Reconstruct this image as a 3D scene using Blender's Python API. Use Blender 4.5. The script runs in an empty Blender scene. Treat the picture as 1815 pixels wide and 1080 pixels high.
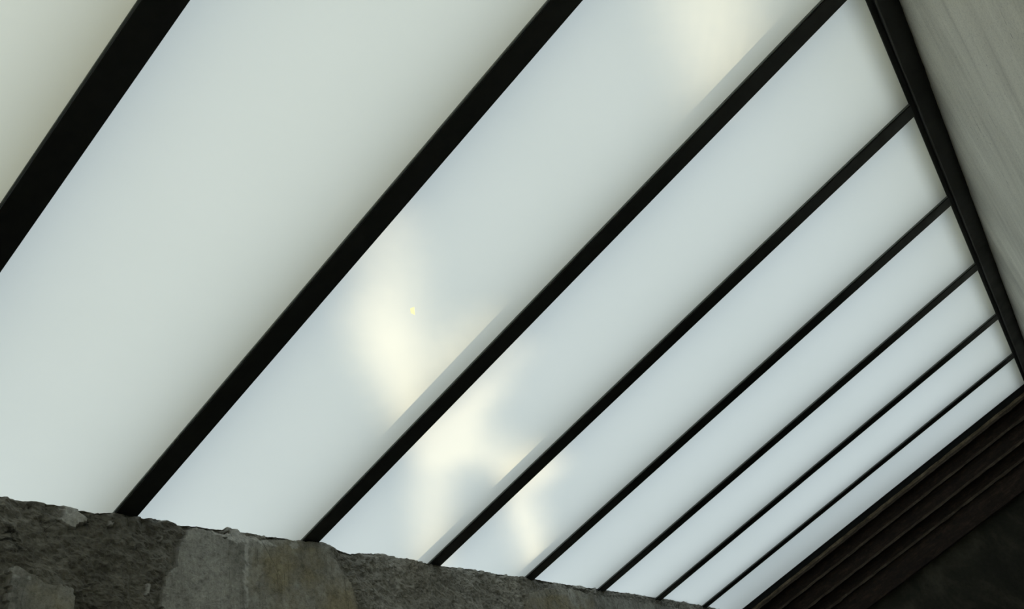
import bpy, bmesh, math, random
from mathutils import Vector, Matrix, noise
random.seed(7)
SC = bpy.context.scene
COL = SC.collection

# ------------------------------------------------------------------ camera, sky, sun, exposure
PHI = math.radians(13.0)                       # pitch of the glazed roof
EYE = Vector((0, 0, 1.6))
DIST = 1.5995                                  # eye to the underside of the glazing bars
FPX = 1227.96
CRIGHT = Vector((0.62806802, -0.7426255, -0.23246062))
CDOWN = Vector((0.37053798, 0.54810288, -0.74985654))
CFWD = Vector((0.68427492, 0.38482543, 0.61941684))
cam = bpy.data.cameras.new('camera')
cam.sensor_width = 36.0
cam.lens = FPX / 1815 * 36
cam.clip_start = 0.02
co = bpy.data.objects.new('camera', cam)
COL.objects.link(co)
m = Matrix.Identity(4)
for i in range(3):
    m[i][0] = CRIGHT[i]; m[i][1] = -CDOWN[i]; m[i][2] = -CFWD[i]; m[i][3] = EYE[i]
co.matrix_world = m
SC.camera = co

SC.view_settings.view_transform = 'Standard'
SC.view_settings.look = 'None'
SC.view_settings.gamma = 1.0
SC.view_settings.use_curve_mapping = False
SC.view_settings.exposure = 0.0
SC.cycles.max_bounces = 10
SC.cycles.diffuse_bounces = 6
SC.cycles.transparent_max_bounces = 12

D1 = Vector((1, 0, 0))
D2 = Vector((0, math.cos(PHI), -math.sin(PHI)))     # down the slope, to the rough wall
NN = Vector((0, math.sin(PHI), math.cos(PHI)))      # out of the roof

SUN_ABN = (0.48, 0.18, 1.0)                         # direction to the sun, roof axes
SUN_DIR = (D1 * SUN_ABN[0] + D2 * SUN_ABN[1] + NN * SUN_ABN[2]).normalized()
SUN_POWER = 1.9
sun = bpy.data.lights.new('sun', 'SUN')
sun.energy = SUN_POWER
sun.angle = math.radians(0.24)
sun.color = (1.0, 0.83, 0.51)
so = bpy.data.objects.new('sun', sun)
COL.objects.link(so)
so.location = (12, 2, 14)
so.rotation_euler = SUN_DIR.to_track_quat('Z', 'Y').to_euler()

world = bpy.data.worlds.new('world')
SC.world = world
world.use_nodes = True
wt = world.node_tree
wt.nodes.clear()
wo = wt.nodes.new('ShaderNodeOutputWorld')
wb = wt.nodes.new('ShaderNodeBackground')
wb.inputs['Strength'].default_value = 1.0
wtc = wt.nodes.new('ShaderNodeTexCoord')
wsx = wt.nodes.new('ShaderNodeSeparateXYZ')
wr = wt.nodes.new('ShaderNodeValToRGB')
wr.color_ramp.elements[0].position = 0.0
wr.color_ramp.elements[0].color = (0.56, 0.57, 0.55, 1)
pass
we = wr.color_ramp.elements.new(0.5); we.color = (0.745, 0.90, 0.985, 1)
wr.color_ramp.elements[2].color = (1.23, 1.34, 1.37, 1)
wt.links.new(wtc.outputs['Generated'], wsx.inputs[0])
wma = wt.nodes.new('ShaderNodeMath'); wma.operation = 'MULTIPLY_ADD'
wma.inputs[1].default_value = 0.5; wma.inputs[2].default_value = 0.5
wt.links.new(wsx.outputs['X'], wma.inputs[0])
wt.links.new(wma.outputs[0], wr.inputs[0])
wt.links.new(wr.outputs[0], wb.inputs['Color'])
wt.links.new(wb.outputs[0], wo.inputs[0])

# ------------------------------------------------------------------ helpers
def RP(a, b, h=0.0):
    return EYE + D1 * a + D2 * b + NN * (DIST + h)

def ray(px, py):
    return (CRIGHT * (px - 907.5) + CDOWN * (py - 540) + CFWD * FPX).normalized()

def px_roof(px, py, h=0.012):
    r = ray(px, py)
    p = r * ((DIST + h) / r.dot(NN))
    return p.dot(D1), p.dot(D2)

def px_wall(px, py, y):
    r = ray(px, py)
    p = EYE + r * (y / r.y)
    return p.x, p.z

def bxs(bm, x0, x1, y0, y1, z0, z1, mi=0):
    vs = [bm.verts.new((x, y, z)) for z in (z0, z1) for y in (y0, y1) for x in (x0, x1)]
    for f in ((0, 2, 3, 1), (4, 5, 7, 6), (0, 1, 5, 4), (2, 6, 7, 3), (0, 4, 6, 2), (1, 3, 7, 5)):
        fc = bm.faces.new([vs[i] for i in f]); fc.material_index = mi
    return vs

def obj(name, bm, mats, parent=None, bevel=0.0, smooth=False):
    me = bpy.data.meshes.new(name)
    bmesh.ops.recalc_face_normals(bm, faces=bm.faces)
    if smooth:
        for f in bm.faces: f.smooth = True
    bm.to_mesh(me); bm.free()
    for mt in (mats if isinstance(mats, (list, tuple)) else [mats]):
        me.materials.append(mt)
    o = bpy.data.objects.new(name, me)
    COL.objects.link(o)
    if parent is not None: o.parent = parent
    if bevel:
        bv = o.modifiers.new('bevel', 'BEVEL'); bv.width = bevel; bv.segments = 2; bv.limit_method = 'ANGLE'
    return o

def thing(name, label, cat, loc=(0, 0, 0), pitched=True, group=None):
    o = bpy.data.objects.new(name, None)
    o.empty_display_size = 0.1
    COL.objects.link(o)
    o.location = loc
    if pitched: o.rotation_euler = (-PHI, 0, 0)
    o['label'] = label; o['category'] = cat
    if group: o['group'] = group
    return o

def struct(name, bm, mats, label, cat, **k):
    o = obj(name, bm, mats, **k)
    o['kind'] = 'structure'; o['label'] = label; o['category'] = cat
    return o

class NT:
    """small node-tree writer"""
    def __init__(s, name):
        s.m = bpy.data.materials.new(name); s.m.use_nodes = True
        s.t = s.m.node_tree; s.t.nodes.clear()
        s.out = s.t.nodes.new('ShaderNodeOutputMaterial')
    def n(s, typ, **kw):
        nd = s.t.nodes.new(typ)
        for k, v in kw.items():
            if k in nd.inputs: s.set(nd, k, v)
            else: setattr(nd, k, v)
        return nd
    def set(s, nd, k, v):
        if hasattr(v, 'is_output'): s.t.links.new(v, nd.inputs[k])
        else: nd.inputs[k].default_value = v
    def coord(s, scale=(1, 1, 1), rot=(0, 0, 0)):
        tc = s.n('ShaderNodeTexCoord'); mp = s.n('ShaderNodeMapping')
        mp.inputs['Scale'].default_value = scale; mp.inputs['Rotation'].default_value = rot
        s.t.links.new(tc.outputs['Object'], mp.inputs['Vector'])
        return mp.outputs[0]
    def coord_rs(s, scale, rot):
        a = s.coord((1, 1, 1), rot); mp = s.n('ShaderNodeMapping'); mp.inputs['Scale'].default_value = scale
        s.t.links.new(a, mp.inputs['Vector'])
        return mp.outputs[0]
    def noise(s, vec, scale, detail=6, rough=0.6, dist=0.0):
        nd = s.n('ShaderNodeTexNoise')
        s.t.links.new(vec, nd.inputs['Vector'])
        nd.inputs['Scale'].default_value = scale; nd.inputs['Detail'].default_value = detail
        nd.inputs['Roughness'].default_value = rough; nd.inputs['Distortion'].default_value = dist
        return nd.outputs['Fac']
    def ramp(s, fac, stops):
        r = s.n('ShaderNodeValToRGB')
        while len(r.color_ramp.elements) < len(stops): r.color_ramp.elements.new(0.5)
        for e, (p, c) in zip(r.color_ramp.elements, stops):
            e.position = p
            e.color = (c, c, c, 1) if not isinstance(c, (tuple, list)) else (*c, 1)
        s.t.links.new(fac, r.inputs[0])
        return r.outputs[0]
    def mix(s, fac, a, b, blend='MIX'):
        x = s.n('ShaderNodeMix', data_type='RGBA', blend_type=blend)
        for i, v in ((0, fac), (6, a), (7, b)):
            if hasattr(v, 'is_output'): s.t.links.new(v, x.inputs[i])
            elif i == 0: x.inputs[i].default_value = v
            else: x.inputs[i].default_value = (*v, 1)
        return x.outputs[2]
    def math(s, op, a, b=0.0):
        x = s.n('ShaderNodeMath', operation=op)
        for i, v in enumerate((a, b)):
            if hasattr(v, 'is_output'): s.t.links.new(v, x.inputs[i])
            else: x.inputs[i].default_value = v
        return x.outputs[0]
    def bump(s, h, strength, dist):
        b = s.n('ShaderNodeBump'); b.inputs['Strength'].default_value = strength; b.inputs['Distance'].default_value = dist
        s.t.links.new(h, b.inputs['Height'])
        return b.outputs[0]
    def done(s, col, rough=0.9, normal=None, spec=0.3, metal=0.0):
        p = s.n('ShaderNodeBsdfPrincipled')
        for k, v in (('Base Color', col), ('Roughness', rough), ('Specular IOR Level', spec), ('Metallic', metal)):
            if hasattr(v, 'is_output'): s.t.links.new(v, p.inputs[k])
            elif k == 'Base Color': p.inputs[k].default_value = (*v, 1)
            else: p.inputs[k].default_value = v
        if normal is not None: s.t.links.new(normal, p.inputs['Normal'])
        s.t.links.new(p.outputs[0], s.out.inputs[0])
        return s.m

# ------------------------------------------------------------------ materials
def mat_black_steel():
    t = NT('black painted steel')
    v = t.coord()
    f = t.noise(v, 30, 5)
    c = t.ramp(f, [(0.3, (0.006, 0.0065, 0.006)), (0.75, (0.012, 0.0125, 0.011))])
    r = t.ramp(t.noise(v, 9, 4), [(0.3, 0.38), (0.7, 0.55)])
    return t.done(c, r, t.bump(f, 0.08, 0.002), 0.35)

def mat_plain(name, col, rough=0.6, spec=0.3):
    t = NT(name)
    f = t.noise(t.coord(), 20, 4)
    c = t.ramp(f, [(0.3, tuple(x * 0.85 for x in col)), (0.7, tuple(x * 1.12 for x in col))])
    return t.done(c, rough, None, spec)

def mat_opal(name, col, gloss=0.02, back=0.0):
    """frosted face of the glass: scatters daylight into the room"""
    t = NT(name)
    v = t.coord()
    c = t.ramp(t.noise(v, 1.6, 3), [(0.3, tuple(x * 0.985 for x in col)), (0.7, tuple(min(1, x * 1.015) for x in col))])
    tr = t.n('ShaderNodeBsdfTranslucent'); t.t.links.new(c, tr.inputs['Color'])
    gl = t.n('ShaderNodeBsdfGlossy'); gl.inputs['Roughness'].default_value = 0.25
    df = t.n('ShaderNodeBsdfDiffuse'); df.inputs['Color'].default_value = (0.85, 0.86, 0.84, 1)
    md = t.n('ShaderNodeMixShader'); md.inputs[0].default_value = back
    t.t.links.new(tr.outputs[0], md.inputs[1]); t.t.links.new(df.outputs[0], md.inputs[2])
    mx = t.n('ShaderNodeMixShader'); mx.inputs[0].default_value = gloss
    t.t.links.new(md.outputs[0], mx.inputs[1]); t.t.links.new(gl.outputs[0], mx.inputs[2])
    t.t.links.new(mx.outputs[0], t.out.inputs[0])
    return t.m

def mat_clear():
    t = NT('clear glass body')
    tr = t.n('ShaderNodeBsdfTransparent'); tr.inputs['Color'].default_value = (0.99, 1.0, 0.995, 1)
    t.t.links.new(tr.outputs[0], t.out.inputs[0])
    return t.m

def mat_rubble():
    """broken masonry with remains of plaster: vertex weight 'plaster' says which"""
    t = NT('broken masonry and plaster')
    v = t.coord()
    at = t.n('ShaderNodeAttribute', attribute_name='plaster').outputs['Fac']
    oc = t.n('ShaderNodeAttribute', attribute_name='ochre').outputs['Fac']
    ch = t.n('ShaderNodeAttribute', attribute_name='chip').outputs['Fac']
    f1 = t.noise(v, 7, 9, 0.68, 0.4)
    f2 = t.noise(v, 60, 9, 0.75)
    f3 = t.noise(t.coord((9, 9, 1.6)), 1.0, 9, 0.7, 0.9)
    f4 = t.noise(v, 13, 8, 0.7, 0.8)
    dark = t.ramp(f1, [(0.28, (0.075, 0.070, 0.056)), (0.5, (0.18, 0.170, 0.140)), (0.75, (0.31, 0.30, 0.26))])
    plas = t.ramp(f3, [(0.28, (0.17, 0.165, 0.142)), (0.5, (0.33, 0.322, 0.285)), (0.75, (0.50, 0.49, 0.445))])
    plas = t.mix(0.9, plas, t.ramp(f4, [(0.30, 0.45), (0.45, 0.9), (0.7, 1.15)]), 'MULTIPLY')
    ochr = t.ramp(f4, [(0.3, (0.20, 0.172, 0.110)), (0.7, (0.38, 0.335, 0.22))])
    plas = t.mix(t.math('MULTIPLY', oc, t.ramp(t.noise(v, 6, 5), [(0.38, 0.15), (0.6, 0.95)])), plas, ochr)
    pit = t.ramp(t.noise(t.coord((13, 13, 24)), 1.0, 7, 0.7, 0.6), [(0.34, 0.12), (0.43, 1.0)])
    pitm = t.ramp(t.noise(v, 4.5, 3), [(0.44, 0.0), (0.58, 1.0)])
    dark = t.mix(pitm, dark, t.mix(1.0, dark, pit, 'MULTIPLY'))
    lines = t.ramp(t.noise(t.coord((70, 70, 3.0)), 1.0, 6, 0.7), [(0.30, 0.35), (0.40, 1.0), (0.68, 1.0), (0.74, 1.35)])
    plas = t.mix(0.7, plas, lines, 'MULTIPLY')
    c = t.mix(at, dark, plas)
    c = t.mix(ch, c, (0.55, 0.54, 0.50))
    spk = t.ramp(f2, [(0.30, 0.42), (0.47, 0.95), (0.7, 1.35)])
    c = t.mix(0.9, c, spk, 'MULTIPLY')
    # cracks
    vo = t.n('ShaderNodeTexVoronoi', feature='DISTANCE_TO_EDGE')
    wv = t.mix(0.12, v, t.n('ShaderNodeTexNoise').outputs['Color'])
    t.t.links.new(wv, vo.inputs['Vector']); vo.inputs['Scale'].default_value = 6.0
    crk = t.ramp(vo.outputs['Distance'], [(0.0, 0.3), (0.010, 1.0)])
    msk = t.ramp(t.noise(v, 3.0, 3), [(0.52, 0.0), (0.62, 1.0)])
    c = t.mix(msk, c, t.mix(1.0, c, crk, 'MULTIPLY'))
    h = t.math('ADD', t.math('MULTIPLY', f2, 0.6), f1)
    return t.done(c, 0.95, t.bump(h, 0.9, 0.015), 0.15)

def mat_board_concrete():
    """pale concrete with long slanting trowel streaks and pin holes"""
    t = NT('pale streaked concrete')
    rot = (0, -math.radians(20), 0)
    v0 = t.coord()
    s1 = t.noise(t.coord_rs((0.8, 1, 14), rot), 1.0, 6, 0.6, 0.2)
    s2 = t.noise(t.coord_rs((2.4, 1, 55), rot), 1.0, 7, 0.65, 0.1)
    big = t.noise(v0, 2.2, 4)
    c = t.ramp(s1, [(0.25, (0.66, 0.635, 0.55)), (0.5, (0.77, 0.745, 0.65)), (0.75, (0.86, 0.835, 0.735))])
    c = t.mix(0.55, c, t.ramp(s2, [(0.3, 0.80), (0.5, 1.0), (0.8, 1.12)]), 'MULTIPLY')
    c = t.mix(0.6, c, t.ramp(big, [(0.3, 0.86), (0.7, 1.1)]), 'MULTIPLY')
    fine = t.noise(v0, 190, 8, 0.75)
    # thin dark broken streaks
    st = t.ramp(t.noise(t.coord_rs((1.6, 1, 42), rot), 1.0, 9, 0.8), [(0.31, 0.35), (0.38, 1.0)])
    brk = t.ramp(t.noise(v0, 30, 6, 0.7), [(0.45, 0.0), (0.56, 1.0)])
    c = t.mix(brk, c, t.mix(1.0, c, st, 'MULTIPLY'))
    c = t.mix(0.8, c, t.ramp(fine, [(0.32, 0.62), (0.47, 0.98), (0.7, 1.1)]), 'MULTIPLY')
    for sc, r0, r1, lo, hi in ((30, 0.045, 0.085, 0.50, 0.56), (75, 0.07, 0.13, 0.54, 0.62)):
        vo = t.n('ShaderNodeTexVoronoi', feature='F1')
        t.t.links.new(v0, vo.inputs['Vector']); vo.inputs['Scale'].default_value = sc
        pin = t.ramp(vo.outputs['Distance'], [(r0, 0.25), (r1, 1.0)])
        pm = t.ramp(t.noise(v0, 5, 3), [(lo, 0.0), (hi, 1.0)])
        c = t.mix(pm, c, t.mix(1.0, c, pin, 'MULTIPLY'))
    h = t.math('ADD', s2, t.math('MULTIPLY', fine, 0.35))
    return t.done(c, 0.9, t.bump(h, 0.3, 0.005), 0.2)

def mat_rust(name, a, b, c3):
    t = NT(name)
    v = t.coord((2.5, 2.5, 12))
    f = t.noise(v, 4, 8, 0.7, 0.4)
    g = t.noise(t.coord(), 60, 6, 0.7)
    c = t.ramp(f, [(0.3, a), (0.5, b), (0.72, c3)])
    c = t.mix(0.8, c, t.ramp(g, [(0.3, 0.6), (0.6, 1.1)]), 'MULTIPLY')
    return t.done(c, 0.8, t.bump(g, 0.6, 0.006), 0.25)

def mat_dark_plaster():
    t = NT('sooty plaster')
    v = t.coord()
    f = t.noise(v, 2.4, 6, 0.55, 0.6)
    g = t.noise(v, 40, 6, 0.7)
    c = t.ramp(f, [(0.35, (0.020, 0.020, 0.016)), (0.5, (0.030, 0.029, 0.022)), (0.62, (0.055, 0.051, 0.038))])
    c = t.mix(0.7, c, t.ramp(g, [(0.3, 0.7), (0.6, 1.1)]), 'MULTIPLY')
    return t.done(c, 0.95, t.bump(g, 0.4, 0.006), 0.1)

def mat_simple(name, col, scale=3.0, rough=0.9):
    t = NT(name)
    f = t.noise(t.coord(), scale, 6)
    c = t.ramp(f, [(0.3, tuple(x * 0.85 for x in col)), (0.7, tuple(min(1, x * 1.1) for x in col))])
    return t.done(c, rough, t.bump(f, 0.2, 0.01), 0.2)

M_STEEL = mat_black_steel()
M_GASKET = mat_plain('grey glazing gasket', (0.16, 0.175, 0.17), 0.5, 0.4)
M_SEAL = mat_plain('black rubber seal', (0.006, 0.006, 0.006), 0.6, 0.2)
M_LIP = mat_plain('grey steel lip highlight', (0.06, 0.062, 0.058), 0.4, 0.5)  # paler than the other steel: the lip's highlight is in the colour
M_CLEAR = mat_clear()
M_RUBBLE = mat_rubble()
M_PALE = mat_board_concrete()
M_RUST = mat_rust('rusty steel', (0.010, 0.0065, 0.0045), (0.020, 0.012, 0.0075), (0.042, 0.027, 0.016))
M_RUST_MID = mat_rust('brown rust edge highlight', (0.022, 0.016, 0.010), (0.050, 0.037, 0.024), (0.10, 0.078, 0.052))  # rust coloured paler to imitate light caught on the flange edges
M_BLACK = mat_plain('matt black steel', (0.008, 0.0085, 0.008), 0.75, 0.1)
M_RUST_PALE = mat_rust('flaking ochre rust', (0.035, 0.026, 0.015), (0.11, 0.085, 0.05), (0.24, 0.19, 0.12))
M_SOOT = mat_dark_plaster()
M_FLOOR = mat_simple('floor concrete', (0.50, 0.49, 0.45), 2.0)
M_PLAIN = mat_simple('grey render', (0.42, 0.42, 0.39), 2.5)
M_CREAM = mat_simple('cream render', (0.62, 0.57, 0.42), 2.0)
M_WARM_BOUNCE = mat_simple('warm cream bounce', (0.97, 0.83, 0.46), 2.0)
M_TINT_BOARD = mat_simple('yellowish tint board', (0.85, 0.78, 0.52), 6.0)
M_GOBO = mat_simple('pale gobo screen', (0.62, 0.63, 0.62), 2.0)

# ------------------------------------------------------------------ layout (roof axes: a along, b down the slope, h out of the roof)
SP = 0.7                                    # bar spacing
A0 = -0.3775                                # right edge of bar i is at A0 + SP*i
FL = 0.068                                  # bar flange width
GK = 0.005
HW = 0.155                                  # upstand above the glass
GZ = 0.011                                  # underside of the glass
B_TOP, B_BOT = -0.888, 2.06                 # frame edge, end of glass over the rough wall
A_END = A0 + SP * 8.855                     # glass ends at the gable
IDX = list(range(0, 9))
Y_HIGH = RP(0, -0.973).y
Y_LOW = RP(0, 1.803).y
Z_FLOOR = 0.0
X_BACK = A0 + SP * -3
X_SKY = A0 + SP * -1 - FL                     # the glazed roof starts here; behind it the added bounce wall goes up

# ------------------------------------------------------------------ room shell
bm = bmesh.new(); bxs(bm, X_BACK - 0.3, A_END + 0.35, Y_HIGH - 0.3, Y_LOW + 0.5, -0.15, Z_FLOOR)
struct('floor', bm, M_FLOOR, 'grey concrete floor of the room below the skylight', 'floor')
zt = RP(0, 2.3).z - 0.0
WY0, WY1, WZ0, WZ1 = Y_HIGH + 0.35, Y_LOW - 0.25, 0.75, 2.3  # window opening added to bring more daylight into the room
bm = bmesh.new()
for y0, y1, z0, z1 in ((Y_HIGH - 0.3, WY0, Z_FLOOR, zt), (WY1, Y_LOW + 0.5, Z_FLOOR, zt), (WY0, WY1, Z_FLOOR, WZ0), (WY0, WY1, WZ1, zt)):
    bxs(bm, X_BACK - 0.25, X_BACK, y0, y1, z0, z1)
struct('wall_back', bm, M_PLAIN, 'grey rendered wall at the back of the room', 'wall')
bm = bmesh.new()
for y0, y1, z0, z1 in ((WY0, WY0 + 0.06, WZ0, WZ1), (WY1 - 0.06, WY1, WZ0, WZ1), (WY0 + 0.06, WY1 - 0.06, WZ0, WZ0 + 0.06), (WY0 + 0.06, WY1 - 0.06, WZ1 - 0.06, WZ1), ((WY0 + WY1) / 2 - 0.03, (WY0 + WY1) / 2 + 0.03, WZ0 + 0.06, WZ1 - 0.06)):
    bxs(bm, X_BACK - 0.16, X_BACK - 0.1, y0, y1, z0, z1)
struct('fill_window', bm, M_STEEL, 'black framed window added in the back wall to brighten the room', 'window')

# pale concrete wall on the right, its top arris slightly chipped against the black frame
bm = bmesh.new()
ztop = RP(0, -0.973).z + 0.012
xs = [X_BACK + (A_END + 0.02 - X_BACK) * i / 1300 for i in range(1301)]
rows = []
zs = [0.0, 0.002, 0.006, 0.012, 0.022, 0.04, 0.08, 0.16, 0.3, 0.6, 1.2]
for x in xs:
    col = []
    chip = 0.0016 * abs(noise.noise((x * 45, 1.2, 4.4)))
    for ss, th, am in ((9.0, 0.28, 0.007), (23.0, 0.25, 0.005)):
        nv = noise.noise((x * ss, 2.2 + ss, 0.4))
        if nv > th: chip += am * min(1.0, (nv - th) * 8) * (0.7 + 0.3 * noise.noise((x * 120, 0, 3)))
    wob = 0.0015 * noise.noise((x * 4.0, 0.3, 9.1))
    for k, d in enumerate(zs):
        z = ztop - d - (chip if k < 6 else 0) * max(0, 1 - d / 0.04)
        y = Y_HIGH + wob * math.exp(-d / 0.1) - 0.25 * chip * math.exp(-d / 0.012) + 0.0008 * noise.noise((x * 20, d * 30, 1))
        col.append(bm.verts.new((x, y, z)))
    col.append(bm.verts.new((x, Y_HIGH, Z_FLOOR)))
    col.append(bm.verts.new((x, Y_HIGH - 0.3, Z_FLOOR)))
    col.append(bm.verts.new((x, Y_HIGH - 0.3, ztop)))
    rows.append(col)
nr = len(rows[0])
for i in range(len(rows) - 1):
    for k in range(nr):
        bm.faces.new([rows[i][k], rows[i][(k + 1) % nr], rows[i + 1][(k + 1) % nr], rows[i + 1][k]])
bm.faces.new(rows[0]); bm.faces.new(rows[-1])
struct('wall_right', bm, M_PALE, 'pale grey streaked concrete wall beside the black frame on the right', 'wall')

# ------------------------------------------------------------------ rough wall under the low end of the glass
def poly_in(x, z, P):
    c = False; j = len(P) - 1
    for i in range(len(P)):
        if (P[i][1] > z) != (P[j][1] > z) and x < (P[j][0] - P[i][0]) * (z - P[i][1]) / (P[j][1] - P[i][1]) + P[i][0]: c = not c
        j = i
    return c
def wallpoly(pts): return [px_wall(u, v, Y_LOW) for u, v in pts]
PLASTER = [wallpoly(p) for p in (
    [(327, 942), (350, 940), (372, 946), (392, 955), (425, 958), (470, 958), (520, 958), (575, 962), (590, 985), (598, 1010), (622, 1036), (634, 1080), (650, 1200), (262, 1200), (285, 1080), (286, 1045), (293, 1026), (306, 1008), (311, 985), (318, 962)],
    [(8, 1200), (10, 1080), (14, 1008), (32, 1007), (50, 1013), (66, 1026), (82, 1038), (105, 1043), (129, 1046), (131, 1080), (134, 1200)],
    [(935, 1052), (985, 1040), (1048, 1055), (1120, 1066), (1200, 1080), (1260, 1120), (925, 1200)],
)]
OCHRE = [wallpoly(p) for p in (
    [(450, 985), (520, 962), (575, 970), (592, 1000), (625, 1045), (640, 1090), (445, 1200)],
    [(70, 1030), (129, 1046), (131, 1080), (134, 1200), (66, 1200)],
    [(938, 1055), (1000, 1050), (1050, 1062), (1045, 1090), (1000, 1200), (925, 1200)],
)]
CHIPS = [wallpoly(p) for p in (
    [(108, 898), (124, 896), (140, 905), (153, 917), (146, 928), (132, 934), (118, 931), (105, 918), (112, 909)],
    [(191, 925), (201, 927), (199, 934), (190, 932)],
    [(256, 1038), (266, 1038), (267, 1056), (257, 1056)],
    [(372, 938), (385, 948), (405, 945), (420, 938), (432, 950), (452, 955), (470, 960), (492, 974), (470, 968), (440, 962), (418, 968), (400, 955), (378, 952)],
    [(508, 966), (522, 959), (527, 970), (515, 974)],
    [(432, 962), (438, 962), (437, 1080), (431, 1080)], [(1016, 1040), (1030, 1038), (1040, 1043), (1022, 1046)], [(1052, 1040), (1056, 1040), (1055, 1052)],
    [(280, 952), (286, 953), (285, 960), (280, 960)], [(22, 1020), (28, 1021), (27, 1028), (22, 1027)], [(43, 1019), (51, 1022), (49, 1029), (43, 1027)],
)]
# height of the broken arris along the photo, as offsets from a straight line
EDGE = [(0, 876), (12, 877), (30, 885), (45, 886), (70, 887), (100, 892), (112, 897), (150, 902), (170, 907), (205, 906), (232, 912), (262, 916), (305, 922), (318, 929), (345, 930), (380, 935), (398, 936), (405, 933), (420, 937), (436, 944), (470, 949), (500, 951), (530, 958), (565, 961), (590, 967), (605, 974), (622, 980), (650, 979), (672, 980), (700, 986), (740, 993), (775, 1000), (810, 1005), (835, 1007), (870, 1014), (905, 1019), (940, 1023), (980, 1031), (1020, 1037), (1055, 1042), (1090, 1047), (1130, 1053), (1165, 1058), (1210, 1065), (1245, 1072), (1275, 1079), (1320, 1086)]
EDGEW = [px_wall(u, v, Y_LOW) for u, v in EDGE]
def edge_z(x):
    if x <= EDGEW[0][0]: return EDGEW[0][1]
    for (x0, z0), (x1, z1) in zip(EDGEW, EDGEW[1:]):
        if x <= x1: return z0 + (z1 - z0) * (x - x0) / (x1 - x0)
    return EDGEW[-1][1]
def build_low_wall():
    bm = bmesh.new()
    lp = bm.verts.layers.float.new('plaster'); lo = bm.verts.layers.float.new('ochre'); lc = bm.verts.layers.float.new('chip')
    X0, X1 = 0.15, A_END + 0.02
    nx = 820
    ds = [0.0045 * i for i in range(70)] + [0.33, 0.36, 0.42, 0.5, 0.62]
    top = [0.30, 0.22, 0.15, 0.10, 0.06, 0.035, 0.018, 0.007]
    cols = []
    for i in range(nx + 1):
        x = X0 + (X1 - X0) * i / nx
        ez = edge_z(x) + 0.003 * noise.noise((x * 60, 0.2, 3.0)) + 0.0018 * noise.noise((x * 150, 0.2, 5.0))
        col = []
        for t in top:                                  # rough top of the wall, falling away under the bars
            z = ez - 0.002 - t * math.tan(PHI) - 0.006 * t / 0.3 + 0.004 * noise.noise((x * 22, t * 22, 8)) * min(1, t / 0.03) - 0.004 * min(1, t / 0.05)
            v = bm.verts.new((x, Y_LOW + t, z)); v[lp] = 0.1; col.append(v)
        for d in ds:
            z = ez - d
            jx = x + 0.010 * noise.noise((x * 28, z * 28, 1.5)) + 0.004 * noise.noise((x * 90, z * 90, 2.5))
            jz = z + 0.010 * noise.noise((x * 28, z * 28, 4.5)) + 0.004 * noise.noise((x * 90, z * 90, 6.5))
            p = any(poly_in(jx, jz, P) for P in PLASTER)
            ocv = sum(any(poly_in(jx + 0.035 * q, jz + 0.03 * w, P) for P in OCHRE) for q in (-1, -0.4, 0.4, 1) for w in (-0.6, 0.6)) / 8.0
            c = any(poly_in(jx, jz, P) for P in CHIPS)
            rough = noise.fractal((x * 9, z * 9, 3.3), 0.7, 2.1, 6)
            rough2 = noise.fractal((x * 40, z * 40, 13.3), 0.8, 2.1, 4)
            if p: y = Y_LOW - 0.010 - 0.0014 * rough2
            elif c: y = Y_LOW - 0.007 - 0.004 * rough2
            else: y = Y_LOW + 0.007 - 0.014 * rough - 0.009 * rough2
            y += 0.007 * math.exp(-d / 0.008)          # worn arris
            v = bm.verts.new((x, min(y, Y_LOW + 0.02), z))
            v[lp] = 1.0 if p else max(0.0, min(0.7, (x - 1.7) * 2.0)); v[lo] = ocv; v[lc] = 0.75 if c else (max(0.0, min(0.6, 2.2 * noise.noise((x * 17, z * 40, 21.0)))) * math.exp(-d / 0.016) if not p else 0.0)
            col.append(v)
        v = bm.verts.new((x, Y_LOW, Z_FLOOR)); col.append(v)
        v = bm.verts.new((x, Y_LOW + 0.30, Z_FLOOR)); col.append(v)
        cols.append(col)
    nc = len(cols[0])
    for i in range(nx):
        for k in range(nc):
            bm.faces.new([cols[i][k], cols[i][(k + 1) % nc], cols[i + 1][(k + 1) % nc], cols[i + 1][k]])
    bm.faces.new(cols[0]); bm.faces.new(cols[-1])
    ez = edge_z(X0)                                    # plain run of the same wall, behind the eye
    bxs(bm, X_BACK, X0, Y_LOW, Y_LOW + 0.3, Z_FLOOR, ez - 0.08)
    o = struct('wall_left', bm, M_RUBBLE, 'dark broken masonry wall with patches of grey plaster along the bottom', 'wall')
    return o
build_low_wall()

# ------------------------------------------------------------------ gable wall and the rusty steel on it
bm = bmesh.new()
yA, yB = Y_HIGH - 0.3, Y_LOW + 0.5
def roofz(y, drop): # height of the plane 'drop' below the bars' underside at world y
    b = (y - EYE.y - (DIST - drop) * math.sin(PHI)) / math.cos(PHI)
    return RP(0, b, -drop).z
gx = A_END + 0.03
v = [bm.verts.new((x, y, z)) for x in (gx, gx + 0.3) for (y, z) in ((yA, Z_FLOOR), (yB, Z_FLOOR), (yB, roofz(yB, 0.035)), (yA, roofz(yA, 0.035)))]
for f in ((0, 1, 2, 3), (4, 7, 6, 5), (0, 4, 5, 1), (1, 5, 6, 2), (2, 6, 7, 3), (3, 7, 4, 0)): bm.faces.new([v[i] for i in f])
bxs(bm, gx + 0.001, gx + 0.3, RP(0, B_TOP).y, yB, roofz(yB, 0.035), RP(0, B_TOP).z + 0.22)  # parapet added above the roof to shade the last pane
struct('wall_end', bm, M_SOOT, 'dark sooty plaster end wall in the lower right corner', 'wall')

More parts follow.
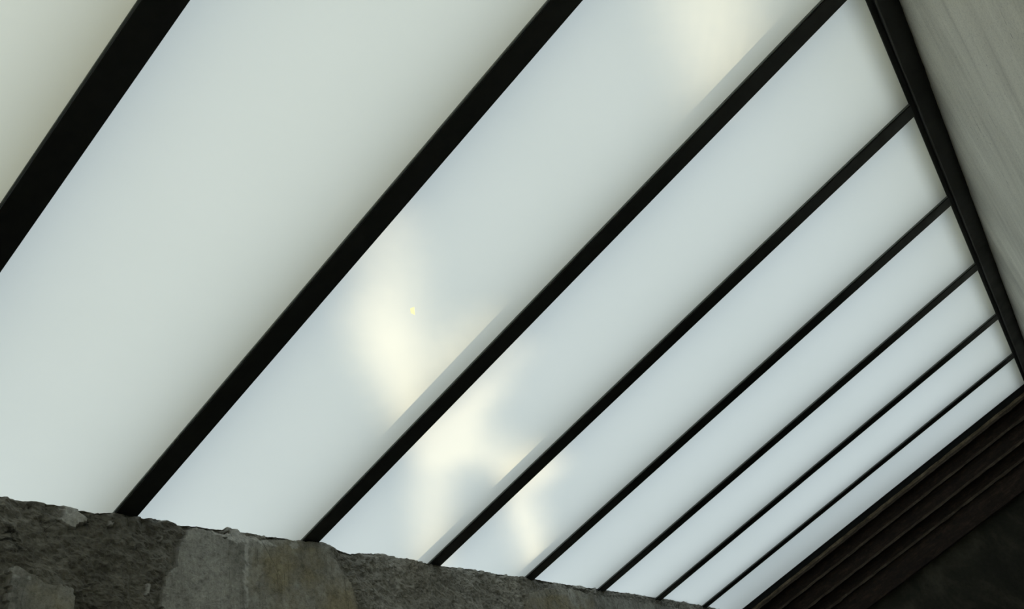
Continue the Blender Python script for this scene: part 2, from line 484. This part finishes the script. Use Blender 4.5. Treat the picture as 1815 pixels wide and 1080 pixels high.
BLEN0, BLEN1 = -0.93, 1.95
def rough_bar(bm, x0, x1, z0, z1, y0, y1, amp, seg=140, ragged=0.0):
    """long steel strip along local y, its section a box whose skin is pitted"""
    prev = None
    for i in range(seg + 1):
        y = y0 + (y1 - y0) * i / seg
        ring = []
        for q, (x, z) in enumerate(((x0, z0), (x1, z0), (x1, z1), (x0, z1))):
            dx = amp * noise.noise((y * 14, x * 40, z * 40 + q)); dz = amp * noise.noise((y * 17, x * 40 + 5, z * 40 + q))
            if ragged and q == 0: dz -= ragged * max(0, noise.noise((y * 11, 3.1, 7.7)) + 0.4 * noise.noise((y * 37, 1.1, 7.7)))
            ring.append(bm.verts.new((x + dx, y, z + dz)))
        if prev:
            for k in range(4): bm.faces.new([prev[k], prev[(k + 1) % 4], ring[(k + 1) % 4], ring[k]])
        else: bm.faces.new(ring)
        prev = ring
    bm.faces.new(prev)

def steel_beam(label, ztop, zbot, xout, flange):
    t = thing('rusty_steel_beam', label, 'beam', RP(gx, 0, 0), group='rusty beams on the end wall')
    bm = bmesh.new(); rough_bar(bm, -0.012, -0.001, zbot + 0.010, ztop - 0.010, BLEN0, BLEN1, 0.0012); obj('web', bm, M_RUST, t)
    for z0 in (ztop - 0.012, zbot):
        bm = bmesh.new(); rough_bar(bm, -xout, -0.001, z0, z0 + 0.012, BLEN0, BLEN1, 0.0018, ragged=0.003); f = obj('flange', bm, M_RUST, t)
        bm = bmesh.new(); rough_bar(bm, -xout - 0.006, -xout - 0.0002, z0 - 0.003, z0 + 0.012, BLEN0, BLEN1, 0.003, 260, ragged=0.006); k = obj('rust_edge_highlight', bm, M_RUST_MID, f); k['label'] = 'crusted rust on the flange edge, paler to imitate caught light'
    return t
steel_beam('upper rusty steel beam on the end wall, just under the glass', -0.058, -0.166, 0.060, 0.012)
steel_beam('lower rusty steel beam on the end wall, under the upper beam', -0.262, -0.362, 0.060, 0.012)
t = thing('bearing_plank', 'dark brown bearing plank under the lower rusty beam on the end wall', 'plank', RP(gx, 0, 0))
bm = bmesh.new(); rough_bar(bm, -0.045, -0.001, -0.50, -0.364, BLEN0, BLEN1, 0.002); obj('plank_body', bm, M_RUST, t)
bm = bmesh.new(); rough_bar(bm, -0.052, -0.0455, -0.50, -0.484, BLEN0, BLEN1, 0.0015); obj('lower_edge', bm, M_RUST, t)
t = thing('packing_plate', 'dark rusty packing plate between the two steel beams on the end wall', 'plate', RP(gx, 0, 0))
bm = bmesh.new(); rough_bar(bm, -0.03, -0.001, -0.260, -0.168, BLEN0, BLEN1, 0.0015); obj('plate', bm, M_RUST, t)

t = thing('edge_angle', 'black steel angle with flaking ochre rust at the end of the glass', 'steel angle', RP(gx, 0, 0))
bm = bmesh.new(); bxs(bm, -0.034, -0.001, BLEN0, BLEN1 + 0.1, -0.032, 0.009); obj('steel_leg', bm, M_BLACK, t, bevel=0.0015)
bm = bmesh.new(); bxs(bm, -0.034, -0.026, BLEN0, BLEN1 + 0.1, 0.010, 0.010 + HW); obj('upstand', bm, M_STEEL, t)
bm = bmesh.new(); rough_bar(bm, -0.040, -0.001, -0.054, -0.033, BLEN0, BLEN1, 0.003, 260, 0.012); obj('rust_crust', bm, M_RUST_PALE, t)

# ------------------------------------------------------------------ glazing bars
BAR_LABEL = {
    1: 'widest black steel glazing bar, crossing the top left corner above the first pane edge',
    2: 'second widest black glazing bar, with the warm light patch just right of it',
    3: 'third widest black glazing bar, crossing the warm light patch from the top edge',
    4: 'black steel glazing bar meeting the edge channel on the right highest up',
    5: 'second black steel glazing bar down the edge channel on the right',
    6: 'third black steel glazing bar down the edge channel on the right',
    7: 'second thinnest black steel glazing bar, last but one before the dark end wall',
    8: 'thinnest black steel glazing bar, nearest the dark end wall',
    0: 'black steel glazing bar left of the photo, nearest the added cream wall'}
def bar(i):
    t = thing('glazing_bar', BAR_LABEL[i], 'glazing bar', RP(A0 + SP * i, 0, 0), group='black glazing bars of the skylight')
    bm = bmesh.new(); bxs(bm, -FL, 0, B_TOP + 0.0045, B_BOT - 0.02, 0, 0.007); obj('flange', bm, M_STEEL, t, bevel=0.0012)
    bm = bmesh.new(); bxs(bm, -FL + 0.0005, -FL + 0.008, B_TOP + 0.0515, B_BOT - 0.02, 0.0075, GZ + HW); bxs(bm, -FL + 0.0005, -FL + 0.008, B_TOP + 0.0045, B_TOP + 0.051, 0.0075, GZ + 0.049); obj('upstand', bm, M_STEEL, t)
    bm = bmesh.new(); bxs(bm, -FL - GK, -FL - 0.0003, B_TOP + 0.0045, B_BOT - 0.02, 0.0035, 0.0102); obj('gasket', bm, M_GASKET, t, bevel=0.0012)
    return t
for i in IDX: bar(i)

# ------------------------------------------------------------------ glass panes
PANE_LABEL = {
    1: 'frosted pane in the top left corner, left of the widest glazing bar',
    2: 'large creamy frosted pane between the two bars at the left, no light patch on it',
    3: 'frosted pane with the warm light patch and the tiny yellow glint',
    4: 'frosted pane with the middle of the warm light patch, under the third bar',
    5: 'frosted pane with the lowest tail of the warm light patch near the rough wall',
    6: 'bluish frosted pane next right of the light patch, between the fifth and sixth bars',
    7: 'bluish frosted pane, third from the dark end wall',
    8: 'narrow bluish frosted pane, second from the dark end wall',
    9: 'narrowest bluish frosted pane, along the dark end wall',
    0: 'frosted pane left of the photo, nearest the added cream wall'}
GLINT = [px_roof(u, v, GZ) for u, v in ((727, 547), (730.5, 545.5), (734.5, 544), (735, 551), (736, 559), (731.5, 557), (728, 555.5))]
GLINT_MAT = mat_opal('yellow glint film', (1.0, 0.92, 0.56), 0.0)
OPAL = mat_opal('frosted glass', (0.985, 0.99, 0.97), 0.02, 0.22)
for i in range(0, 10):
    a0 = A0 + SP * (i - 1) - FL + 0.0085 if i > 0 else X_SKY + 0.02
    a1 = A0 + SP * i - FL - 0.0003 if i < 9 else gx - 0.0345
    t = thing('frosted_glass_pane', PANE_LABEL[i], 'glass pane', RP(a0, 0, 0), group='frosted panes of the skylight')
    bm = bmesh.new()
    y0, y1, w = B_TOP + 0.003, B_BOT - 0.03, a1 - a0
    bxs(bm, 0, w, y0, y1, GZ, GZ + 0.012, 1)
    bm.faces.ensure_lookup_table(); bm.faces[0].material_index = 0
    if i == 3:                                   # lamp reflection put in as colour: bright yellow film in a hole
        loop = [(p[0] - a0, p[1]) for p in GLINT]
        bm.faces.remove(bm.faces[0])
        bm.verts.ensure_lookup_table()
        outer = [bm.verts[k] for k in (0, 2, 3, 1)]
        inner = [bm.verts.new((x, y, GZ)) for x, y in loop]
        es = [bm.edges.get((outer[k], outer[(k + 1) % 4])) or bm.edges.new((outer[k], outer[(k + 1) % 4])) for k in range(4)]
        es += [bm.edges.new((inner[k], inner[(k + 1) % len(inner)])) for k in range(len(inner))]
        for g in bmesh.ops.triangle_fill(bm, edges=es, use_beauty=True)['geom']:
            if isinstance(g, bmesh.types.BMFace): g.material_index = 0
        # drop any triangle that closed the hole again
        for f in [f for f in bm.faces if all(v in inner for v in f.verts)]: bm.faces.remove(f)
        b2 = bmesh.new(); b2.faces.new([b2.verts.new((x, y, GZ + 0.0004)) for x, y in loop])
        k = obj('painted_glint', b2, GLINT_MAT, t); k['label'] = 'tiny bright yellow lamp glint, put in as coloured film'
    obj('glass', bm, [OPAL, M_CLEAR], t)

# ------------------------------------------------------------------ frame along the pale wall
t = thing('edge_channel', 'wide black steel edge channel between the glass and the pale concrete wall', 'steel channel', RP(X_SKY, B_TOP, 0))
Lf = gx - 0.036 - X_SKY
bm = bmesh.new(); bxs(bm, 0.002, Lf, -0.013, 0.0042, 0.0035, 0.0105); obj('seal', bm, M_SEAL, t, bevel=0.001)
bm = bmesh.new(); bxs(bm, 0.002, Lf, -0.0195, -0.0135, -0.004, 0.0095); obj('lip', bm, M_LIP, t, bevel=0.002)
bm = bmesh.new(); bxs(bm, 0.002, Lf, -0.092, -0.020, -0.001, 0.0095); obj('flange', bm, M_STEEL, t, bevel=0.0015)
bm = bmesh.new(); bxs(bm, 0.002, Lf, -0.024, -0.001, 0.0108, GZ + 0.05); bxs(bm, 0.002, Lf, -0.024, 0.05, GZ + 0.05, GZ + 0.075); k = obj('tint_sill_board', bm, M_TINT_BOARD, t); k['label'] = 'yellowish sill board added above the glass to tint its edge'  # sill board added over the glass to tint and shade its edge

# ------------------------------------------------------------------ outside: the house wall above the glass, the gutter kerb, and an added unseen screen whose holes shape the sun patches
bm = bmesh.new(); bxs(bm, X_BACK - 0.25, X_SKY, Y_HIGH - 0.32, Y_LOW + 0.6, RP(0, -0.94).z + 0.03, RP(0, -0.94).z + 4.5)  # unseen wall added to bounce warm light onto the left panes
bxs(bm, X_SKY - 0.2, X_SKY, RP(0, -0.9).y, Y_LOW + 0.6, RP(0, 2.3).z, RP(0, -0.94).z + 0.03)
struct('bounce_wall', bm, M_WARM_BOUNCE, 'unseen cream wall added to bounce warm light onto the glass', 'wall')
bm = bmesh.new(); bxs(bm, X_BACK - 0.25, X_SKY - 0.21, Y_HIGH - 0.3, Y_LOW + 0.5, RP(0, 2.3).z, RP(0, 2.3).z + 0.12)
struct('ceiling', bm, M_PLAIN, 'plain ceiling behind the eye', 'ceiling')
bm = bmesh.new(); bxs(bm, X_SKY + 0.01, A_END + 0.4, Y_HIGH - 0.32, RP(0, -0.912).y - 0.012, RP(0, -0.94).z + 0.03, RP(0, -0.94).z + 0.5)
struct('wall_house', bm, M_CREAM, 'cream rendered house wall rising outside above the glass', 'wall')
bm = bmesh.new(); bxs(bm, X_BACK - 0.25, A_END + 0.4, Y_LOW + 0.31, Y_LOW + 0.5, Z_FLOOR, RP(0, B_BOT + 0.2).z)
struct('wall_kerb', bm, M_PLAIN, 'grey kerb outside the rough wall', 'wall')

XG = 14.0  # plane of the added screen that shapes the sun
def strokes():
    S = []
    def st(pts, w, k): S.append(([px_roof(*p) for p in pts], w, k))
    # (photo path, half width in metres on the glass, strength)
    st([(676, 415), (692, 480), (700, 540), (708, 600)], 0.105, 0.62)
    st([(655, 560), (672, 620), (702, 690), (740, 765)], 0.090, 0.45)
    st([(692, 600), (702, 640), (717, 690), (737, 740)], 0.045, 0.35)
    st([(745, 650), (795, 620), (850, 590)], 0.115, 0.50)
    st([(745, 705), (805, 650)], 0.095, 0.32)
    st([(905, 635), (872, 690), (825, 745)], 0.10, 0.45)
    st([(845, 700), (800, 765), (780, 800)], 0.085, 0.50)
    st([(790, 770), (840, 785), (890, 808), (970, 835)], 0.110, 0.60)
    st([(800, 795), (870, 815), (930, 845)], 0.050, 0.25)
    st([(780, 810), (768, 870), (764, 1010)], 0.105, 0.72)
    st([(895, 840), (912, 865), (920, 900), (938, 945), (955, 1010)], 0.035, 0.40)
    st([(938, 830), (928, 900), (942, 950), (957, 1010)], 0.110, 0.66)
    st([(1245, -80), (1262, 10), (1280, 100)], 0.15, 0.70)
    return S
def build_screen():
    S = strokes()
    def I(a, b):
        s = 0.0
        for P, w, k in S:
            best = 1e9
            for (x0, y0), (x1, y1) in zip(P, P[1:]):
                dx, dy = x1 - x0, y1 - y0
                u = max(0, min(1, ((a - x0) * dx + (b - y0) * dy) / (dx * dx + dy * dy + 1e-12)))
                best = min(best, math.hypot(a - x0 - u * dx, b - y0 - u * dy))
            s += k * math.exp(-(best / w) ** 2 * 0.9)
        return min(1.0, s)
    ga0, ga1, gb0, gb1, cs = 0.2, 3.0, -1.2, 2.1, 0.022
    na, nb = int((ga1 - ga0) / cs), int((gb1 - gb0) / cs)
    F = [[I(ga0 + (i + .5) * cs, gb0 + (j + .5) * cs) for j in range(nb)] for i in range(na)]
    F = [[max(0.0, (f - 0.05) / 0.95) for f in r] for r in F]
    op = [[False] * nb for _ in range(na)]
    for i in range(na):                                 # error diffusion: share of open holes follows F
        for j in range(nb):
            o = F[i][j] > 0.5; op[i][j] = o
            e = F[i][j] - (1.0 if o else 0.0)
            if j + 1 < nb: F[i][j + 1] += e * 7 / 16
            if i + 1 < na:
                F[i + 1][j] += e * 5 / 16
                if j > 0: F[i + 1][j - 1] += e * 3 / 16
                if j + 1 < nb: F[i + 1][j + 1] += e / 16
    bm = bmesh.new()
    def G(a, b):
        p = RP(a, b, GZ); s = (XG - p.x) / SUN_DIR.x
        return p + SUN_DIR * s
    cache = {}
    def V(i, j, back=0.0):
        k = (i, j, back)
        if k not in cache:
            q = G(ga0 + i * cs, gb0 + j * cs); cache[k] = bm.verts.new((q.x + back, q.y, q.z))
        return cache[k]
    for i in range(na):
        j = 0
        while j < nb:
            if op[i][j]: j += 1; continue
            j2 = j
            while j2 < nb and not op[i][j2]: j2 += 1
            bm.faces.new([V(i, j), V(i, j2), V(i + 1, j2), V(i + 1, j)])
            j = j2
    big = dict(a0=-1.3, a1=A_END + 0.4, b0=-1.5, b1=2.6)
    def quad(a0, a1, b0, b1):
        bm.faces.new([bm.verts.new(G(a, b)) for a, b in ((a0, b0), (a0, b1), (a1, b1), (a1, b0))])
    xa1, xb1 = ga0 + na * cs, gb0 + nb * cs
    quad(big['a0'], ga0, big['b0'], big['b1']); quad(xa1, big['a1'], big['b0'], big['b1'])
    quad(ga0, xa1, big['b0'], gb0); quad(ga0, xa1, xb1, big['b1'])
    # foot of the screen down to the ground
    p0, p1 = G(big['a1'], big['b0']), G(big['a1'], big['b1'])
    vs = [bm.verts.new(c) for c in ((XG, p0.y, p0.z), (XG, p1.y, p1.z), (XG, p1.y, -0.1), (XG, p0.y, -0.1))]
    bm.faces.new(vs)
    o = struct('sun_gobo_screen', bm, M_GOBO, 'tall unseen pierced screen added outside to shape the sun patches', 'wall')
    sd = o.modifiers.new('sheet', 'SOLIDIFY'); sd.thickness = 0.003; sd.offset = 1
    return o
build_screen()
